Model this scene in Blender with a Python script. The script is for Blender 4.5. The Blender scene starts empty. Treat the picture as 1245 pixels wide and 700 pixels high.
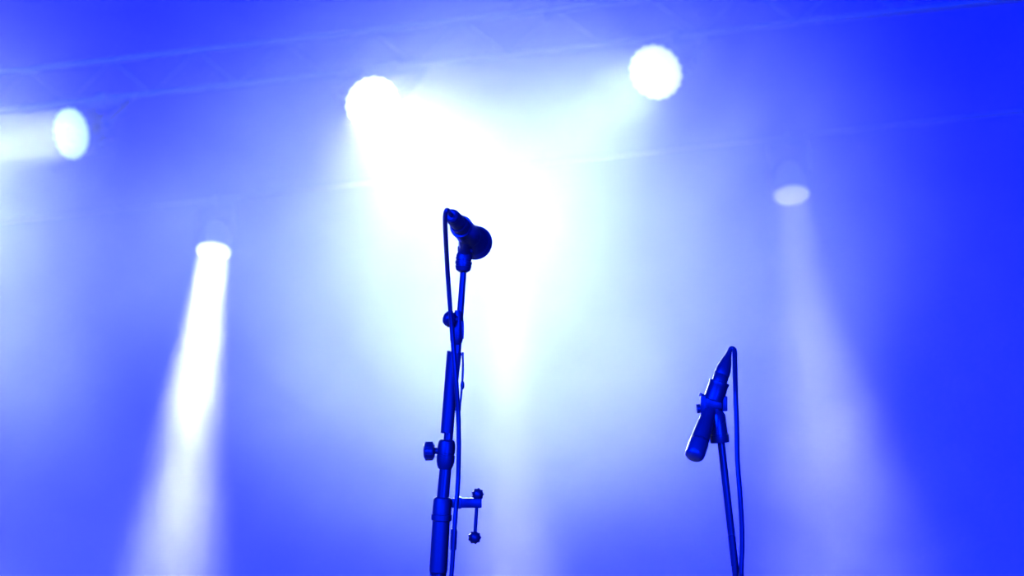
import bpy, bmesh, math, random
from mathutils import Vector, Matrix, noise
random.seed(7)
S = bpy.context.scene
C = S.collection

# ------------------------------------------------------------------ camera
W, H = 1245, 700
F = 3000.0                       # focal length in pixels
CAM = Vector((0.0, -3.6, 0.70)); PITCH = math.radians(15)
cd = bpy.data.cameras.new('camera'); cam = bpy.data.objects.new('camera', cd); C.objects.link(cam)
cam.location = CAM; cam.rotation_euler = (math.radians(90) + PITCH, 0, 0)
cd.sensor_width = 36; cd.lens = 36 * F / W; cd.clip_end = 200
cd.dof.use_dof = True; cd.dof.focus_distance = 3.70; cd.dof.aperture_fstop = 6.3
S.camera = cam
RX = Vector((1, 0, 0)); FW = Vector((0, math.cos(PITCH), math.sin(PITCH))); UP = Vector((0, -math.sin(PITCH), math.cos(PITCH)))
def at(px, py, d):               # world point seen at a photo pixel, d metres deep along the view axis
    return CAM + FW * d + RX * ((px - W / 2) * d / F) - UP * ((py - H / 2) * d / F)
def sdir(r, u, f):               # direction given as right / up / away from the viewer
    return (RX * r + UP * u + FW * f).normalized()

S.view_settings.view_transform = 'Standard'; S.view_settings.look = 'None'
S.view_settings.gamma = 1; S.view_settings.use_curve_mapping = False
S.view_settings.exposure = 0.0
S.cycles.use_denoising = True
S.cycles.volume_bounces = 0
S.cycles.max_bounces = 4
S.cycles.sample_clamp_indirect = 4
try: S.cycles.volume_step_rate = 1.0
except Exception: pass

# ------------------------------------------------------------------ world: night
w = bpy.data.worlds.new('night'); S.world = w; w.use_nodes = True
w.node_tree.nodes['Background'].inputs[0].default_value = (0.0, 0.01, 0.35, 1)
w.node_tree.nodes['Background'].inputs[1].default_value = 0.05

# ------------------------------------------------------------------ stage lamps' light and added fills (positions used by the lamp builders too)
D1, D2 = 12.0, 15.0
def target(pos, d): return (-d).to_track_quat('Z', 'Y')
def area(name, pos, d, size, power, col, spread, parent=None):
    l = bpy.data.lights.new(name, 'AREA'); l.shape = 'DISK'; l.size = size; l.energy = power; l.color = col
    l.spread = math.radians(spread)
    o = bpy.data.objects.new(name, l); C.objects.link(o); o.location = pos
    o.rotation_euler = (-d).to_track_quat('Z', 'Y').to_euler(); return o
def spot(name, pos, d, radius, power, col, ang, blend):
    l = bpy.data.lights.new(name, 'SPOT'); l.energy = power; l.color = col; l.shadow_soft_size = radius
    l.spot_size = math.radians(ang); l.spot_blend = blend
    o = bpy.data.objects.new(name, l); C.objects.link(o); o.location = pos
    o.rotation_euler = (-d).to_track_quat('Z', 'Y').to_euler(); return o

LAV = (0.55, 0.55, 1.0); CYA = (0.42, 0.72, 1.0)
#            name   px   py   depth  lens-dir                   
LA = dict(p=at(88, 162, D1*1.04), d=sdir(-0.62, -0.15, -0.77))
LB = dict(p=at(452, 124, D1),     d=sdir(0.34, -0.40, -0.85))
LC = dict(p=at(798, 87, D1*.96),  d=sdir(-0.44, -0.34, -0.84))
LD = dict(p=at(260, 303, D2*1.04), d=sdir(-0.05, -0.85, -0.50))
LE = dict(p=at(962, 235, D2*.96), d=sdir(0.045, -0.85, -0.50))
LF = dict(p=at(618, 275, D2),     d=sdir(0.0, -0.85, -0.50))
LO = dict(p=at(-235, 75, D1), d=sdir(.16, -.36, -.85))
def off(L, k): return L['p'] + L['d'] * k
area('beam_a', off(LA, .026), LA['d'], .25, 87.5, (0.626, 0.741, 1), 34)
area('beam_b', off(LB, .026), LB['d'], .25, 25.72, (0.661, 0.741, 1), 56)
area('beam_c', off(LC, .026), LC['d'], .25, 13.2, (0.560, 0.741, 1), 56)
area('beam_d', off(LD, .027), LD['d'], .20, 213.2, (0.675, 0.741, 1), 18)
area('beam_e', off(LE, .027), LE['d'], .20, 33.6, (0.676, 0.741, 1), 32)
area('beam_f', off(LF, .027), LF['d'], .20, 107.5, (0.700, 0.741, 1), 17)
area('spill_b', off(LB, .026), sdir(.24,-.28,-.85), .25, 16.8, (0.670, 0.741, 1), 60)
area('glow_fill_f', at(618,275,D2)+Vector((0,-.22,.02)), sdir(0,-.06,-.9), .24, 23.2, (0.469, 0.741, 1), 30)  # extra light added near lamp F, aimed at the viewer for the central glow
area('fill_outer', off(LO, .026), LO['d'], .24, 237.3, (0.561, 0.741, 1), 60)  # added out-of-frame source that brightens the haze at left
# added unseen blue fill lights for haze, drape and stands
BLU = (0.0, 0.03, 1.0)
for sx in (-9, -3, 3, 8):
    o = area('drape_fill', Vector((sx, 15.6, .35)), Vector((0, 1, 1.15)).normalized(), .5, 700, (0, .04, 1), 130)  # unseen batten added to light the drape blue
    o.data.shape = 'RECTANGLE'; o.data.size = 3.4; o.data.size_y = .3
spot('haze_fill_l', Vector((-9, 4, 7)), Vector((9, 6, -5)).normalized(), .1, 36000, BLU, 90, 1)  # unseen spot pair added to saturate the haze with blue
spot('haze_fill_r', Vector((9, 4, 7)), Vector((-9, 6, -5)).normalized(), .1, 36000, BLU, 90, 1)
area('front_fill', Vector((-3.2, -5.4, 2.4)), (Vector((0, 0, 1.4)) - Vector((-3.2, -5.4, 2.4))).normalized(), 2.6, 820, (0, .012, 1), 90)  # large unseen disc added in front to lift the stands to blue
area('low_fill', Vector((1.2, -5.2, .5)), (Vector((-.1, 0, 1.5)) - Vector((1.2, -5.2, .5))).normalized(), 2.0, 240, (0, .012, 1), 90)  # unseen low fill added so dark parts of the stands stay blue

# ------------------------------------------------------------------ materials
def mat(name, col, rough=.5, metal=0, emit=None, es=0, bump=0, bs=300, mix=None):
    m = bpy.data.materials.new(name); m.use_nodes = True; n = m.node_tree; b = n.nodes['Principled BSDF']
    b.inputs['Base Color'].default_value = (*col, 1); b.inputs['Roughness'].default_value = rough
    b.inputs['Metallic'].default_value = metal
    tc = n.nodes.new('ShaderNodeTexCoord'); tx = n.nodes.new('ShaderNodeTexNoise'); tx.inputs['Scale'].default_value = bs
    n.links.new(tc.outputs['Object'], tx.inputs['Vector'])
    r = n.nodes.new('ShaderNodeMapRange'); r.inputs['To Min'].default_value = max(rough - .1, 0.02); r.inputs['To Max'].default_value = min(rough + .1, 1)
    n.links.new(tx.outputs['Fac'], r.inputs['Value']); n.links.new(r.outputs['Result'], b.inputs['Roughness'])
    if bump:
        bp = n.nodes.new('ShaderNodeBump'); bp.inputs['Strength'].default_value = bump; bp.inputs['Distance'].default_value = .001
        n.links.new(tx.outputs['Fac'], bp.inputs['Height']); n.links.new(bp.outputs['Normal'], b.inputs['Normal'])
    if emit: b.inputs['Emission Color'].default_value = (*emit, 1); b.inputs['Emission Strength'].default_value = es; m.cycles.emission_sampling = 'NONE'
    return m

def mesh(name, bm, m, parent=None, smooth=True):
    me = bpy.data.meshes.new(name); bm.to_mesh(me); bm.free()
    if smooth:
        for p in me.polygons: p.use_smooth = True
    me.materials.append(m); o = bpy.data.objects.new(name, me); C.objects.link(o)
    if parent:
        o.parent = parent; o.matrix_parent_inverse = Matrix.Translation(-parent.location)
    return o
def box(bm, lo, hi):
    v = [bm.verts.new((x, y, z)) for x in (lo[0], hi[0]) for y in (lo[1], hi[1]) for z in (lo[2], hi[2])]
    for f in ((0,1,3,2),(4,6,7,5),(0,4,5,1),(2,3,7,6),(0,2,6,4),(1,5,7,3)): bm.faces.new([v[i] for i in f])

M_wall = mat('drape', (.004, .04, .7), .95, bs=3)
M_floor = mat('stage_deck', (.008, .008, .012), .6, bs=8)
b = bmesh.new(); box(b, (-14, 18, 0), (14, 18.2, 12)); o = mesh('wall_back', b, M_wall, smooth=False); o['kind'] = 'structure'
b = bmesh.new(); box(b, (-14, -2.6, -.2), (14, 18.2, 0)); o = mesh('floor', b, M_floor, smooth=False); o['kind'] = 'structure'

# ------------------------------------------------------------------ haze
b = bmesh.new(); box(b, (-13.5, 1.2, .05), (13.5, 17.9, 10))
hm = bpy.data.materials.new('haze'); hm.use_nodes = True; n = hm.node_tree; n.nodes.clear()
out = n.nodes.new('ShaderNodeOutputMaterial'); vs = n.nodes.new('ShaderNodeVolumeScatter'); vs.inputs['Anisotropy'].default_value = .35
n.links.new(vs.outputs[0], out.inputs['Volume'])
tc = n.nodes.new('ShaderNodeTexCoord'); mp = n.nodes.new('ShaderNodeMapping'); mp.inputs['Scale'].default_value = (1, .6, 1)
nz = n.nodes.new('ShaderNodeTexNoise'); nz.inputs['Scale'].default_value = .55; nz.inputs['Detail'].default_value = 3; nz.inputs['Distortion'].default_value = .4
n.links.new(tc.outputs['Object'], mp.inputs[0]); n.links.new(mp.outputs[0], nz.inputs['Vector'])
rg = n.nodes.new('ShaderNodeMapRange'); rg.inputs['From Min'].default_value = .32; rg.inputs['From Max'].default_value = .68
rg.inputs['To Min'].default_value = .005; rg.inputs['To Max'].default_value = .023
n.links.new(nz.outputs['Fac'], rg.inputs['Value']); 
w1 = n.nodes.new('ShaderNodeTexNoise'); w1.inputs['Scale'].default_value = 1.1; w1.inputs['Detail'].default_value = 3
n.links.new(tc.outputs['Object'], w1.inputs['Vector'])
w2 = n.nodes.new('ShaderNodeVectorMath'); w2.operation = 'MULTIPLY_ADD'; w2.inputs[1].default_value = (.9, .9, .9)
n.links.new(w1.outputs['Color'], w2.inputs[0]); w3 = n.nodes.new('ShaderNodeVectorMath'); w3.operation = 'SUBTRACT'
n.links.new(tc.outputs['Object'], w3.inputs[0]); w3.inputs[1].default_value = (.45, .45, .45); n.links.new(w3.outputs[0], w2.inputs[2])
def puff(c, rad, amt, prev, pw=2.0):     # haze density lump at c with radii rad, placed to shape glow and beams
    s_ = n.nodes.new('ShaderNodeVectorMath'); s_.operation = 'SUBTRACT'; n.links.new(w2.outputs[0], s_.inputs[0]); s_.inputs[1].default_value = c
    d_ = n.nodes.new('ShaderNodeVectorMath'); d_.operation = 'DIVIDE'; n.links.new(s_.outputs[0], d_.inputs[0]); d_.inputs[1].default_value = rad
    l_ = n.nodes.new('ShaderNodeVectorMath'); l_.operation = 'DOT_PRODUCT'; n.links.new(d_.outputs[0], l_.inputs[0]); n.links.new(d_.outputs[0], l_.inputs[1])
    q_ = n.nodes.new('ShaderNodeMath'); q_.operation = 'POWER'; q_.inputs[1].default_value = pw; n.links.new(l_.outputs['Value'], q_.inputs[0])
    g_ = n.nodes.new('ShaderNodeMath'); g_.operation = 'MULTIPLY'; g_.inputs[1].default_value = -1; n.links.new(q_.outputs[0], g_.inputs[0])
    e_ = n.nodes.new('ShaderNodeMath'); e_.operation = 'EXPONENT'; n.links.new(g_.outputs[0], e_.inputs[0])
    m_ = n.nodes.new('ShaderNodeMath'); m_.operation = 'MULTIPLY_ADD'; m_.inputs[1].default_value = amt
    n.links.new(e_.outputs[0], m_.inputs[0]); n.links.new(prev, m_.inputs[2]); return m_.outputs[0]
dn = puff(at(645, 325, 9.8), (1.50, 2.5, 1.24), .175, rg.outputs[0], 5)  # dense lump shaped to give the central glow its plateau
dn = puff(at(612, 290, 9.8), (.80, 2.5, .60), -.12, dn, 1.3)  # density dent that dims the middle of the glow
dn = puff(at(635, 560, 9.8), (.62, 2.0, .60), .05, dn, 1.5)
dn = puff(at(30, 345, 10.2), (.75, 2.0, .75), .10, dn, 1.8)  # lump added so the haze glows at left
dn = puff(at(1005, 610, 13.9), (.70, .8, 1.05), .14, dn, 1.8)
dn = puff(at(245, 400, 15.2), (.6, .6, .66), .035, dn, 3)
dn = puff(at(235, 640, 14.6), (.5, .8, .55), .010, dn, 1.5)
wn = n.nodes.new('ShaderNodeTexNoise'); wn.inputs['Scale'].default_value = 1.5; wn.inputs['Detail'].default_value = 5; wn.inputs['Roughness'].default_value = .6; wn.inputs['Distortion'].default_value = .8
n.links.new(mp.outputs[0], wn.inputs['Vector']); wr = n.nodes.new('ShaderNodeMapRange')
for k_, v_ in (('From Min', .3), ('From Max', .7), ('To Min', .45), ('To Max', 1.6)): wr.inputs[k_].default_value = v_
n.links.new(wn.outputs['Fac'], wr.inputs['Value']); wm = n.nodes.new('ShaderNodeMath'); wm.operation = 'MULTIPLY'
n.links.new(dn, wm.inputs[0]); n.links.new(wr.outputs[0], wm.inputs[1]); n.links.new(wm.outputs[0], vs.inputs['Density'])
hz = mesh('stage_haze', b, hm, smooth=False); hz['kind'] = 'stuff'; hz['label'] = 'thin blue lit theatre haze drifting across the whole stage'; hz['category'] = 'haze'

# ------------------------------------------------------------------ mesh helpers
def frame(d, ref=None):
    d = d.normalized(); r = ref or (Vector((0, 0, 1)) if abs(d.z) < .9 else Vector((1, 0, 0)))
    a = d.cross(r).normalized(); return a, a.cross(d).normalized()
def sweep(bm, pts, rad, n=20, caps=True, sq=1.0):
    """one tube through pts; rad a number or one per point; repeated points with other radii make sharp steps"""
    pts = [Vector(p) for p in pts]; rad = rad if isinstance(rad, (list, tuple)) else [rad] * len(pts)
    rings = []; a = None
    for i, p in enumerate(pts):
        t = Vector((0, 0, 0))
        for k in range(i, 0, -1):
            if (pts[k] - pts[k-1]).length > 1e-7: t += (pts[k] - pts[k-1]).normalized(); break
        for k in range(i, len(pts) - 1):
            if (pts[k+1] - pts[k]).length > 1e-7: t += (pts[k+1] - pts[k]).normalized(); break
        t.normalize()
        if a is None: a, b_ = frame(t)
        else: a = (a - t * a.dot(t)).normalized(); b_ = a.cross(t).normalized()
        rings.append([bm.verts.new(p + (a * math.cos(2*math.pi*k/n) + b_ * math.sin(2*math.pi*k/n) * sq) * rad[i]) for k in range(n)])
    for r0, r1 in zip(rings, rings[1:]):
        for k in range(n): bm.faces.new((r0[k], r0[(k+1) % n], r1[(k+1) % n], r1[k]))
    if caps: bm.faces.new(rings[0][::-1]); bm.faces.new(rings[-1])
def lathe(bm, p0, p1, prof, n=32):
    """profile of (distance fraction along p0-p1, radius)"""
    sweep(bm, [p0 + (p1 - p0) * t for t, r in prof], [max(r, 1e-5) for t, r in prof], n)
def ball(bm, c, r, n=24, axis=None, sc=1.0):
    ax = axis or Vector((0, 0, 1)); m = n // 2
    prof = [(-math.cos(math.pi * k / m), math.sin(math.pi * k / m)) for k in range(m + 1)]
    sweep(bm, [c + ax * (t * r * sc) for t, q in prof], [max(q * r, 1e-5) for t, q in prof], n)
def smooth_path(P, k=8):
    P = [Vector(p) for p in P]; o = []
    for i in range(len(P) - 1):
        p0 = P[max(i-1, 0)]; p1 = P[i]; p2 = P[i+1]; p3 = P[min(i+2, len(P)-1)]
        for j in range(k):
            t = j / k
            o.append(.5 * ((2*p1) + (p2-p0)*t + (2*p0-5*p1+4*p2-p3)*t*t + (3*p1-p0-3*p2+p3)*t**3))
    return o + [P[-1]]
def obox(bm, c, ax, ay, az, bev=.15):
    """bevelled box, half-extent vectors ax ay az"""
    m = min(ax.length, ay.length, az.length) * bev
    def rnd(s1, s2): return 1
    b2 = bmesh.new(); bmesh.ops.create_cube(b2, size=2)
    M = Matrix((ax, ay, az)).transposed().to_4x4()
    for v in b2.verts: v.co = M @ v.co
    bmesh.ops.bevel(b2, geom=list(b2.edges), offset=m, segments=2, affect='EDGES', profile=.5)
    for v in b2.verts: v.co += c
    me = bpy.data.meshes.new('tmp'); b2.to_mesh(me); b2.free(); bm.from_mesh(me); bpy.data.meshes.remove(me)
def B(): return bmesh.new()
def thing(name, loc, label, cat, group=None):
    o = bpy.data.objects.new(name, None); C.objects.link(o); o.location = loc; o.empty_display_size = .05
    o['label'] = label; o['category'] = cat
    if group: o['group'] = group
    return o
def tag(o, label, cat, group=None):
    o['label'] = label; o['category'] = cat
    if group: o['group'] = group
    return o
def sharp(o, ang=35):
    me = o.data
    b_ = bmesh.new(); b_.from_mesh(me); bmesh.ops.recalc_face_normals(b_, faces=b_.faces)
    for e in b_.edges:
        if len(e.link_faces) == 2 and e.calc_face_angle(0) > math.radians(ang): e.smooth = False
    b_.to_mesh(me); b_.free(); return o
def part(name, bm, m, parent, ang=35): return sharp(mesh(name, bm, m, parent), ang)

M_black = mat('black_plastic', (.03, .03, .034), .42, bump=.15, bs=600)
M_matte = mat('matte_black_metal', (.035, .035, .04), .5, .0, bump=.1, bs=400)
M_steel = mat('dark_steel_tube', (.05, .05, .055), .3, .25, bs=15)
M_rubber = mat('cable_rubber', (.035, .035, .04), .38, bs=500)
M_alu = mat('truss_metal', (.13, .13, .145), .6, 0, bs=60)
M_case = mat('lamp_housing', (.06, .06, .07), .55, bs=90)
# woven steel mesh of the microphone grille
M_grille = mat('grille_mesh', (.10, .10, .11), .4, .5)
n_ = M_grille.node_tree; bs_ = n_.nodes['Principled BSDF']
vo = n_.nodes.new('ShaderNodeTexVoronoi'); vo.inputs['Scale'].default_value = 620; tc_ = n_.nodes.new('ShaderNodeTexCoord')
bp_ = n_.nodes.new('ShaderNodeBump'); bp_.inputs['Strength'].default_value = .35; bp_.inputs['Distance'].default_value = .0006
n_.links.new(tc_.outputs['Object'], vo.inputs['Vector']); n_.links.new(vo.outputs['Distance'], bp_.inputs['Height']); n_.links.new(bp_.outputs['Normal'], bs_.inputs['Normal'])

# ------------------------------------------------------------------ trusses
def truss_line(p, q):            # p, q: (px, py, depth) of two points of the upper chord
    a, b_ = at(*p), at(*q); a.z = b_.z = (a.z + b_.z) / 2; return a, (b_ - a).normalized()
def truss(pa, u, s0, s1, wd, label, tube=.015):
    """ladder truss: upper front chord runs through pa along u from s0 to s1; stands on a tower at each end"""
    up = Vector((0, 0, 1)); bk = up.cross(u).normalized()
    if bk.y < 0: bk = -bk
    t = thing('lighting_truss', Vector(((pa + u*s0).x, (pa + u*s0).y, 0)), label, 'truss')
    cs = [Vector((0, 0, 0)), -up * wd]
    for c in cs:
        b = B(); sweep(b, [pa + u*s0 + c, pa + u*s1 + c], tube, 16); part('chord', b, M_alu, t)
    b = B(); k = s0; i = 0; st = wd * 1.15
    while k + st <= s1:
        for (c0, c1) in ((cs[0], cs[1]),):
            if i % 2: c0, c1 = c1, c0
            sweep(b, [pa + u*k + c0, pa + u*(k+st) + c1], tube * .3, 8)
        k += st; i += 1
    part('lattice', b, M_alu, t)
    for s_ in (s0, s1 - wd):
        base = pa + u*s_; b = B()
        for c in (Vector((0,0,0)), u*wd, bk*wd, u*wd + bk*wd):
            sweep(b, [Vector(((base+c).x, (base+c).y, .03)), base + c - up*wd], tube, 12)
        z = .1; i = 0
        while z + st < base.z - wd:
            for (c0, c1) in ((Vector((0,0,0)), u*wd), (bk*wd, bk*wd + u*wd), (Vector((0,0,0)), bk*wd), (u*wd, u*wd + bk*wd)):
                if i % 2: c0, c1 = c1, c0
                sweep(b, [Vector(((base+c0).x, (base+c0).y, z)), Vector(((base+c1).x, (base+c1).y, z+st))], tube*.45, 8)
            z += st; i += 1
        tw = part('tower', b, M_alu, t)
        b = B(); m_ = base + (u + bk) * wd / 2; obox(b, Vector((m_.x, m_.y, .015)), u*.35, bk*.35, up*.015, .3); part('base_plate', b, M_alu, tw)
    return t
PA, UA = truss_line((88, 78, 12.95), (745, 5, 12.1))
truss(PA, UA, -7.5, 8.5, .21, 'aluminium ladder truss faintly seen above the bright round wash lights')

# ------------------------------------------------------------------ stage lamps
def lens_mat(name, col, st):
    m = mat(name, (.8, .85, .9), .3, emit=col, es=st); return m
def wash_lamp(L, dia, label, col, st, bar_pt):
    c = L['p']; d = L['d']; R_ = dia / 2
    side = d.cross(Vector((0, 0, 1))).normalized(); upv = side.cross(d).normalized()
    t = thing('wash_light', c, label, 'stage light', 'round LED wash lights on the front truss')
    b = B(); L_ = .19
    lathe(b, c + d*0.0, c - d*L_, [(0, R_*.93), (.02, R_*.94), (.12, R_*.95), (.14, R_*.93), (.4, R_*.9), (.42, R_*.78), (.8, R_*.66), (1, R_*.4)], 48)
    for k in range(10):          # cooling fins round the back
        a_ = 2*math.pi*k/10; o_ = side*math.cos(a_) + upv*math.sin(a_); tt = o_.cross(d)
        obox(b, c - d*.12 + o_*(R_*.78), o_*(R_*.12), tt*.004, d*.055, .3)
    part('housing', b, M_case, t)
    b = B(); sweep(b, [c + d*.001, c + d*.006], R_*.925, 48); part('lens_plate', b, lens_mat('lens_plate_glow', col, st*.62), t, 80); b = B()
    rr = [(0, 1), (.275, 6), (.555, 12), (.865, 18)]
    cr = R_ * .140
    for q, m in rr:
        for k in range(m):
            a_ = 2*math.pi*(k + .5*(m == 12))/m; p_ = c + d*.006 + (side*math.cos(a_) + upv*math.sin(a_))*(R_*q)
            lathe(b, p_, p_ + d*.014, [(0, cr), (.3, cr*.98), (.6, cr*.85), (.85, cr*.55), (1, cr*.1)], 14)
    part('lens_cluster', b, lens_mat('led_lens', col, st), t, 80)
    b = B(); piv = c - d*.08
    top = bar_pt
    for s_ in (-1, 1):
        e0 = piv + side*s_*(R_+.022); e1 = top + UA*(s_*(R_+.022)*(1 if side.dot(UA) > 0 else -1)) + Vector((0, 0, -.03))
        sweep(b, smooth_path([e0 - (e1-e0)*.12, e0, e0 + (e1-e0)*.5, e1], 4), .011, 8, sq=2)
    sweep(b, [top - UA*(R_+.03) + Vector((0,0,-.03)), top + UA*(R_+.03) + Vector((0,0,-.03))], .012, 10)
    part('yoke', b, M_case, t)
    for s_ in (-1, 1):
        b = B(); e = piv + side*s_*(R_+.012); sweep(b, [e - side*s_*.03, e + side*s_*.03], .022, 16)
        part('pivot_knob', b, M_black, t)
    b = B(); sweep(b, [top - UA*.025 + Vector((0,0,0)), top + UA*.025], .03, 20); sweep(b, [top, top + Vector((0, 0, -.05))], .012, 10)
    part('clamp', b, M_alu, t)
    return t
def chord_pt(c):                 # the point of the truss's lower front chord nearest a lamp
    s_ = (c - PA).dot(UA); return PA + UA*s_ + Vector((0, 0, -.21))
wash_lamp(LA, .262, 'round cyan wash light at the left edge, beam thrown off to the left', (.70, .93, 1), .70, chord_pt(LA['p']))
wash_lamp(LB, .262, 'brightest round white wash light, left of and above the standing microphone', (.9, .97, 1), 3.0, chord_pt(LB['p']))
wash_lamp(LC, .262, 'topmost round white wash light, right of centre, its lens cells showing', (.90, .97, 1), 1.05, chord_pt(LC['p']))

wash_lamp(LO, .262, 'unseen round wash light added past the left edge to light the haze', (.7, .93, 1), 1.0, chord_pt(LO['p']))  # housing added around the out-of-frame left haze light

PB = (LD['p'] + LE['p']) / 2; UB = (LE['p'] - LD['p']); UB.z = 0; UB.normalize()
def beam_lamp(L, dia, label, col, st, zbar):
    c = L['p']; d = L['d']; R_ = dia/2; side = UB.copy(); upv = side.cross(d).normalized()
    t = thing('beam_light', c, label, 'stage light', 'beam lights shining down from the rear pipe')
    b = B(); lathe(b, c + d*.012, c - d*.20, [(0, R_*.94), (0, R_), (.1, R_), (.12, R_*.95), (.5, R_*.93), (.52, R_*.8), (.85, R_*.72), (1, R_*.4)], 40); part('housing', b, M_case, t)
    b = B(); lathe(b, c + d*.008, c + d*.022, [(0, R_*.95), (.45, R_*.95), (.6, R_*.8), (.85, R_*.5), (1, R_*.05)], 40); part('lens', b, lens_mat('beam_lens', col, st), t, 80)
    b = B(); piv = c - d*.10; top = Vector((piv.x, piv.y, zbar))
    for s_ in (-1, 1):
        e0 = piv + side*s_*(R_+.015); e1 = top + side*s_*(R_+.015) + Vector((0,0,-.035)); sweep(b, [e0 + (e0-e1)*.1, e0, e1], .010, 8)
    sweep(b, [top - side*(R_+.024) + Vector((0,0,-.035)), top + side*(R_+.024) + Vector((0,0,-.035))], .010, 8)
    part('yoke', b, M_case, t)
    b = B(); sweep(b, [top - side*.02, top + side*.02], .03, 18); sweep(b, [top, top + Vector((0,0,-.05))], .011, 10); part('clamp', b, M_alu, t)
    return top
ZB = max(L['p'].z for L in (LD, LE, LF)) + .34
t1 = beam_lamp(LD, .215, 'bright narrow beam light on the far left shining a white shaft downwards', (.85, .95, 1), 2.5, ZB)
t3 = beam_lamp(LF, .215, 'beam light washed out in the central glow right of the standing microphone', (.95, .98, 1), 4.0, ZB)
t2 = beam_lamp(LE, .215, 'small dim beam light on the right above the second microphone', (.72, .76, 1), .6, ZB)
pd = thing('lighting_pipe', Vector((t1.x - 7, t1.y, 0)), 'single horizontal pipe carrying the row of rear beam lights', 'pipe')
b = B(); u_ = (t2 - t1).normalized(); sweep(b, [t1 - u_*6, t2 + u_*6], .012, 16); part('pipe', b, M_case, pd)
for e in (t1 - u_*6, t2 + u_*6):
    b = B(); sweep(b, [Vector((e.x, e.y, .02)), Vector((e.x, e.y, e.z + .03))], .03, 16); sweep(b, [Vector((e.x, e.y, 0)), Vector((e.x, e.y, .03))], .35, 32); part('upright', b, M_alu, pd)

# ------------------------------------------------------------------ centre microphone stand
DC = 3.66
def P(x, y, dd=0.0): return at(x, y, DC + dd)
K = DC / F                       # metres per photo pixel at the stands
TILT = Vector((0, 0, 0))
st = thing('microphone_stand', Vector((P(530, 760).x, P(530, 760).y, 0)), 'tall black microphone stand in the middle with side knob and small T-bar', 'microphone stand')
def rodseg(x0, y0, x1, y1, r0, r1=None, n=24, b=None, d0=0.0, d1=0.0):
    b = b or B(); sweep(b, [P(x0, y0, d0), P(x1, y1, d1)], [r0*K, (r1 or r0)*K], n); return b
part('upper_rod', rodseg(564, 322, 555, 440, 3.9, 4.4), M_steel, st)
# thread barrel beneath the clip
b = B(); lathe(b, P(564.5, 306), P(562.8, 331), [(0, 6*K), (.05, 8.5*K), (.2, 10.2*K), (.35, 10.5*K), (.36, 9.6*K), (.44, 9.6*K), (.45, 10.6*K), (.6, 10.6*K), (.61, 9.6*K), (.68, 9.6*K), (.69, 10.2*K), (.9, 8.6*K), (1, 5*K)], 32)
part('threaded_barrel', b, M_black, st)
# swivel joint
b = B(); lathe(b, P(557.5, 377), P(555.5, 419), [(0, 4.6*K), (.06, 5.6*K), (.3, 6.6*K), (.55, 7.2*K), (.8, 7.4*K), (.94, 6*K), (1, 4.6*K)], 28)
obox(b, P(562.4, 401), RX*1.5*K, FW*6*K, UP*11.0*K, .35); obox(b, P(549.5, 409), RX*2.2*K, FW*6*K, UP*5*K, .35)
part('swivel_joint', b, M_black, st)
b = B(); kc = P(547.2, 388, -.008); sweep(b, [kc, kc + RX*9*K], 4*K, 14)
lathe(b, kc + RX*6.5*K, kc - RX*9.2*K, [(0, 6*K), (.1, 8*K), (.3, 9.2*K), (.55, 9.2*K), (.8, 7.6*K), (.93, 5.2*K), (1, 3*K)], 24)
for k in range(8):
    a_ = 2*math.pi*k/8; o_ = UP*math.cos(a_)+FW*math.sin(a_)
    sweep(b, [kc + RX*4*K + o_*8.6*K, kc - RX*4*K + o_*8.4*K], 1.3*K, 8)
part('swivel_knob', b, M_black, st)
# slotted grip sleeve: an open shell round the rod
b = B(); pa = P(553.5, 428); pb = P(543.6, 526); ax = (pb - pa).normalized(); s1_ = RX - ax*RX.dot(ax); s1_.normalize(); s2_ = ax.cross(s1_)
n1 = 40; ring = []
for i in range(14):
    f_ = i/13; c_ = pa + (pb-pa)*f_; ro = (10.3 - 2.1*f_)*K; row = []
    for (r_, rng) in ((ro, range(n1+1)), (ro - 1.6*K, range(n1, -1, -1))):
        for k in rng:
            a_ = math.radians(42 + (318-42)*k/n1); z_ = 0
            if i in (0, 13): z_ = (2.2*K*math.sin(k*1.1))*(1 if i else -1)*.5
            row.append(b.verts.new(c_ + (s1_*math.cos(a_) + s2_*math.sin(a_))*r_ + ax*z_))
    ring.append(row)
m_ = len(ring[0])
for r0, r1 in zip(ring, ring[1:]):
    for k in range(m_): b.faces.new((r0[k], r0[(k+1) % m_], r1[(k+1) % m_], r1[k]))
for row in (ring[0], ring[-1]):
    for k in range(n1): b.faces.new((row[k], row[k+1], row[m_-2-k], row[m_-1-k]))
part('grip_sleeve', b, M_matte, st, 50)
b = B(); sweep(b, smooth_path([P(562.6, 428, -.004), P(562.8, 448, -.004), P(561.6, 470, -.004), P(559, 499, -.004)], 6), 1.25*K, 10); ball(b, P(562.3, 468, -.004), 2.6*K, 14, UP, 2.2)
obox(b, P(559.5, 431, -.004), RX*3.4*K, FW*2*K, UP*1.2*K, .3); obox(b, P(556.5, 498, -.004), RX*3.2*K, FW*2*K, UP*1.2*K, .3)
part('sleeve_spring', b, M_steel, st)
b = B(); lathe(b, P(554.5, 430), P(537.5, 615), [(0, 5.0*K), (.5, 5.6*K), (.57, 5.8*K), (.58, 7.3*K), (1, 7.6*K)], 28); part('middle_tube', b, M_steel, st)
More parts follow.
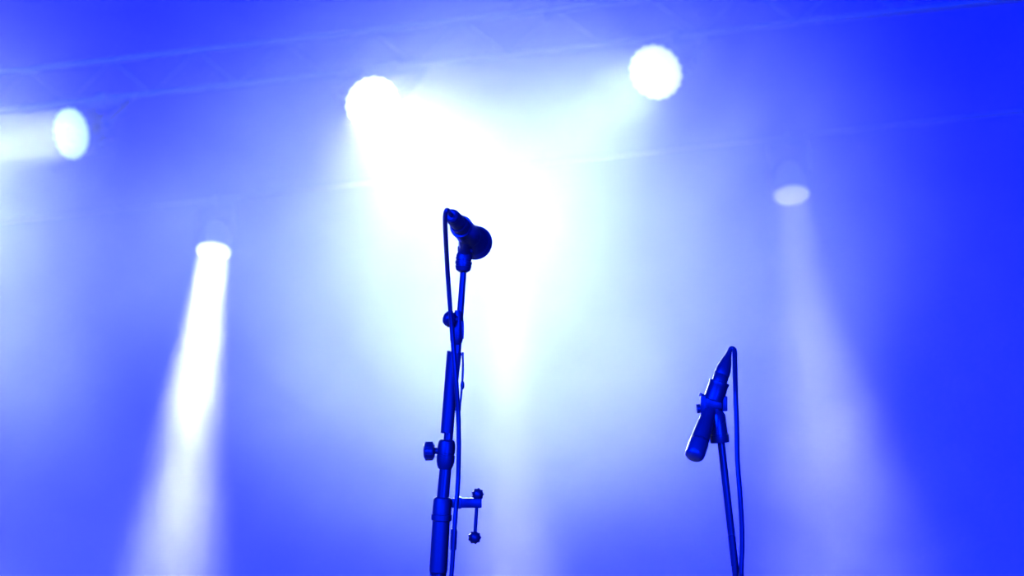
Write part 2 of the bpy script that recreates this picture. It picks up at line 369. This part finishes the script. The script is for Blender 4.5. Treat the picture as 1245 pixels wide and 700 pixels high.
# collar with side knob
b = B(); lathe(b, P(543.3, 534), P(541, 570), [(0, 7.5*K), (.06, 10*K), (.2, 11*K), (.46, 11*K), (.47, 10.2*K), (.52, 10.2*K), (.53, 11.2*K), (.75, 11*K), (.9, 9.6*K), (1, 8*K)], 32); part('collar', b, M_black, st)
b = B(); sweep(b, [P(533, 548), P(526, 548)], 4*K, 16); c0, c1 = P(528.6, 548), P(514.8, 548.4)
lathe(b, c0, c1, [(0, 7*K), (.12, 10*K), (.3, 11.2*K), (.7, 11*K), (.9, 9.6*K), (1, 7*K)], 24)
for k in range(10):
    a_ = 2*math.pi*k/10; o_ = UP*math.cos(a_)+FW*math.sin(a_); sweep(b, [c0+(c1-c0)*.15+o_*10.2*K, c0+(c1-c0)*.85+o_*10.2*K], 1.4*K, 8)
part('collar_knob', b, M_black, st)
b = B(); lathe(b, P(538.2, 604), P(536.4, 633), [(0, 8*K), (.04, 10.6*K), (.1, 11.6*K), (.72, 11.8*K), (.74, 12.7*K), (.96, 12.7*K), (1, 11.5*K)], 36); part('ring_collar', b, M_matte, st)
b = B(); lathe(b, P(536.4, 631), P(532.6, 697), [(0, 10.8*K), (.1, 10.9*K), (.92, 11.2*K), (.97, 10.9*K), (1, 10.2*K), (1, 7.5*K), (.985, 7.4*K)], 36); part('lower_grip', b, M_matte, st)
b = B(); pj = P(530.5, 752)
sweep(b, [P(534, 680), pj], 6.6*K, 24); part('lower_tube', b, M_steel, st)
# T-bar
b = B(); obox(b, P(567.5, 611.2, .004), RX*18.3*K, FW*5.6*K, UP*5.8*K, .25); obox(b, P(559, 611, .004), RX*2.2*K, FW*6.2*K, UP*7*K, .3); tb = part('side_arm', b, M_black, st)
b = B(); sweep(b, [P(580.6, 601, .004), P(577.2, 653, .004)], 2.3*K, 14); part('tension_rod', b, M_steel, tb)
for (x, y, r) in ((580.8, 600.6, 7.4), (577, 653.2, 7.9)):
    b = B(); c_ = P(x, y, .004); ball(b, c_, r*K*.94, 24, UP)
    for k in range(9):
        a_ = 2*math.pi*k/9; ball(b, c_ + (RX*math.cos(a_)+UP*math.sin(a_))*r*K*.86, 1.6*K, 10, FW, 2.0)
    part('rod_knob', b, M_black, tb, 80)
# boom joint, pole and tripod below the picture
def lower_stand(root, top, label_r=.0):
    b = B(); g = Vector((top.x, top.y, 0)); sweep(b, [top + Vector((0, 0, -.02)), g + Vector((0, 0, .12))], .011, 20)
    sweep(b, [g + Vector((0, 0, .62)), g + Vector((0, 0, .10))], .0155, 20); part('pole', b, M_steel, root)
    b = B(); ball(b, top, .026, 24, RX, .8); sweep(b, [top - RX*.03, top + RX*.045], .009, 14); sweep(b, [top + RX*.04, top + RX*.055], .02, 10); part('boom_joint', b, M_black, root)
    b = B(); sweep(b, [g + Vector((0,0,.08)), g + Vector((0,0,.16))], .024, 20); part('hub', b, M_black, root)
    for k in range(3):
        a_ = math.radians(100 + 120*k); o_ = Vector((math.cos(a_), math.sin(a_), 0))
        b = B(); sweep(b, [g + o_*.02 + Vector((0,0,.11)), g + o_*.33 + Vector((0,0,.013))], .008, 12); lg = part('leg', b, M_steel, root)
        b = B(); sweep(b, [g + o_*.315 + Vector((0,0,.017)), g + o_*.35 + Vector((0,0,.012))], .012, 12); part('rubber_foot', b, M_rubber, lg)
lower_stand(st, pj)

# ------------------------------------------------------------------ centre microphone and its clip
mc = thing('microphone', P(578, 295), 'handheld microphone with a round grille in the clip of the middle stand', 'microphone')
tail = P(556.5, 270.5, -.085); gc = P(578, 295, .02); ax = (gc - tail).normalized(); Lm = (gc - tail).length
b = B(); lathe(b, tail, gc, [(0, 9.0*K), (.02, 10.6*K), (.2, 11.2*K), (.5, 11.8*K), (.72, 12.6*K), (.80, 13.5*K), (.86, 16*K), (.93, 18.6*K), (.96, 19*K), (.97, 17*K)], 40); part('handle', b, M_matte, mc)
b = B()
RG = 20.6*K; prof = []
for k in range(25):
    th = math.pi * k / 24; x_ = -math.cos(th); r_ = math.sin(th)
    prof.append((gc + ax*(x_*RG*(1.0 if x_ > 0 else .8)), max(r_*RG, 1e-5)))
sweep(b, [p for p, r in prof], [r for p, r in prof], 40); part('grille', b, M_grille, mc, 80)
b = B(); sweep(b, [gc - ax*1.8*K, gc - ax*1.8*K, gc + ax*1.8*K, gc + ax*1.8*K], [19*K, 21*K, 21*K, 19*K], 44); part('grille_band', b, M_black, mc)
cl = part('microphone_clip', (lambda b: (lathe(b, tail + ax*Lm*.18, tail + ax*Lm*.66, [(0, 11.4*K), (0, 13.4*K), (.08, 13.7*K), (.12, 13.0*K), (.85, 13.6*K), (.93, 14.6*K), (1, 14.4*K), (1, 12.4*K)], 36), b)[1])(B()), M_black, st)
b = B(); m1 = tail + ax*Lm*.45
lathe(b, m1, P(564.6, 309), [(0, 9*K), (.4, 8*K), (.62, 6.4*K), (.8, 6.4*K), (1, 8*K)], 24)
sweep(b, [P(556.5, 303.5, 0), P(573, 303, 0)], 4.4*K, 16); sweep(b, [P(571, 303), P(574.5, 303)], 5.4*K, 6)
part('clip_pivot', b, M_black, cl)

def cable(name, pts, r, label, tip=None):
    b = B(); sweep(b, smooth_path(pts, 10), r, 14); return part(name, b, M_rubber, None, 80)
ct = thing('microphone_cable', P(551, 264, -.1), 'black cable looping from the round microphone down the middle stand', 'cable')
e1 = tail; e0 = tail - ax*.040
b = B(); lathe(b, e1 + ax*.004, e0, [(0, 8.8*K), (.05, 9.3*K), (.75, 9.0*K), (.77, 8.5*K), (.82, 8.5*K), (.84, 8.8*K), (.95, 7.8*K), (1, 5.4*K)], 28); part('connector', b, M_matte, ct)
def Q(x, y, d_): return at(x, y, d_)
bend = [e0 + ax*.004, e0 - ax*.010]
g0 = P(530.5, 752)
low = [Q(549.5, 690, 3.62), Q(545, 740, 3.62), Q(541, 800, 3.62), Vector((g0.x + .035, g0.y - .05, .5)), Vector((g0.x + .05, g0.y - .07, .10)), Vector((g0.x - .10, g0.y - .22, .006)), Vector((g0.x - .6, g0.y - .1, .006)), Vector((g0.x - 1.4, g0.y + .4, .006))]
pts = bend + [Q(543.6, 255.3, 3.505), Q(541.2, 262, 3.51), Q(541.8, 285, 3.54), Q(544.2, 330, 3.60), Q(547.6, 378, 3.62), Q(551, 420, 3.625), Q(554.6, 465, 3.625), Q(557.2, 505, 3.63), Q(557.8, 550, 3.63), Q(556.6, 590, 3.63), Q(553.4, 630, 3.62)] + low
b = B(); sweep(b, smooth_path(pts, 10), 2.85*K, 14); part('cord', b, M_rubber, ct, 80)
b = B(); sweep(b, [P(552.2, 643, -.03), P(551, 668, -.03)], [4*K, 4*K], 14); part('cable_tie', b, M_black, ct)

# ------------------------------------------------------------------ right microphone, clip and stand
sr = thing('microphone_stand', Vector((P(912, 850).x, P(912, 850).y, 0)), 'thin boom arm stand at the right holding the down-pointing microphone', 'microphone stand')
pr = P(909.5, 820, .02)
b = B(); sweep(b, [P(875.3, 525), P(893.8, 690), pr], [4.6*K, 4.6*K, 4.6*K], 20); part('boom_arm', b, M_steel, sr)
b = B(); lathe(b, P(872.2, 499), P(875.3, 540), [(0, 5.5*K), (.06, 7.5*K), (.14, 9.2*K), (.5, 10.2*K), (.70, 10.8*K), (.71, 11.9*K), (.92, 11.9*K), (.95, 11.4*K), (.95, 6*K)], 36); part('threaded_barrel', b, M_steel, sr)
lower_stand(sr, pr)
mr = thing('microphone', P(845, 552), 'cylindrical microphone pointing down left on the right-hand stand', 'microphone')
h0 = P(845.0, 551.5, -.045); h1 = P(874.5, 464, .03); axr = (h1 - h0).normalized(); Lr = (h1 - h0).length
b = B(); lathe(b, h0, h1, [(.16, 11.9*K), (.18, 11.2*K), (.2, 11.5*K), (.38, 10.4*K), (.45, 9.2*K), (.6, 8.6*K), (.95, 8.8*K), (1, 8.2*K)], 36); part('handle', b, M_matte, mr)
b = B(); lathe(b, h0 + axr*Lr*.17, h0 - axr*.008, [(0, 11.6*K), (.1, 12.2*K), (.72, 12.2*K), (.86, 11.6*K), (.95, 9.6*K), (1, 6*K)], 36); part('grille', b, M_grille, mr, 80)
c0 = P(879.5, 456, .02); 
cl2 = part('microphone_clip', (lambda b: (lathe(b, P(874.8, 463.5), P(867.6, 486), [(0, 10.5*K), (0, 12.4*K), (.1, 13*K), (.2, 12.2*K), (.9, 12.8*K), (1, 13.4*K), (1, 8.7*K)], 36), b)[1])(B()), M_black, sr)
b = B()
obox(b, P(855.6, 491), (RX*.9-UP*-.0)*5*K, FW*7*K, UP*11*K, .35); sweep(b, [P(852, 482), P(853.5, 478)], 3*K, 12); sweep(b, [P(846.8, 497), P(882, 493)], 5.6*K, 18)
obox(b, P(868, 490), RX*10*K, FW*8*K, UP*7*K, .35); obox(b, P(881, 490.5), RX*3.0*K, FW*7*K, UP*9*K, .35); lathe(b, P(869, 489), P(872.3, 503), [(0, 8*K), (1, 6*K)], 20)
part('clip_pivot', b, M_black, cl2)
cr_ = thing('microphone_cable', P(889, 423), 'black cable arching over and hanging beside the right-hand boom arm', 'cable')
b = B(); cA = h1 + axr*.0; cB = P(886.6, 428.5, .05)
lathe(b, cA - axr*.004, cB, [(0, 9.0*K), (.05, 9.6*K), (.22, 9.6*K), (.24, 9.0*K), (.28, 9.9*K), (.45, 9.4*K), (.7, 7.0*K), (.9, 4.4*K), (1, 3.4*K)], 28); part('connector', b, M_matte, cr_)
gr = Vector((pr.x, pr.y, 0)); di = (cB - cA).normalized()
pts = [cB - di*.006, cB + di*.003, P(889.2, 423.6, .052), P(892.6, 425.5, .05), P(893.4, 437, .04), P(894.2, 474, .01), P(895.6, 517, 0), P(896.6, 560, -.01), P(899.6, 600, -.02), P(902, 640, -.02), P(902.2, 670, -.02), P(901, 700, -.02), P(901, 760, -.02), Vector((gr.x - .04, gr.y - .06, .5)), Vector((gr.x - .06, gr.y - .08, .1)), Vector((gr.x + .12, gr.y - .2, .006)), Vector((gr.x + .5, gr.y, .006)), Vector((gr.x + 1.0, gr.y + .5, .006))]
b = B(); sweep(b, smooth_path(pts, 10), 3.1*K, 14); part('cord', b, M_rubber, cr_, 80)
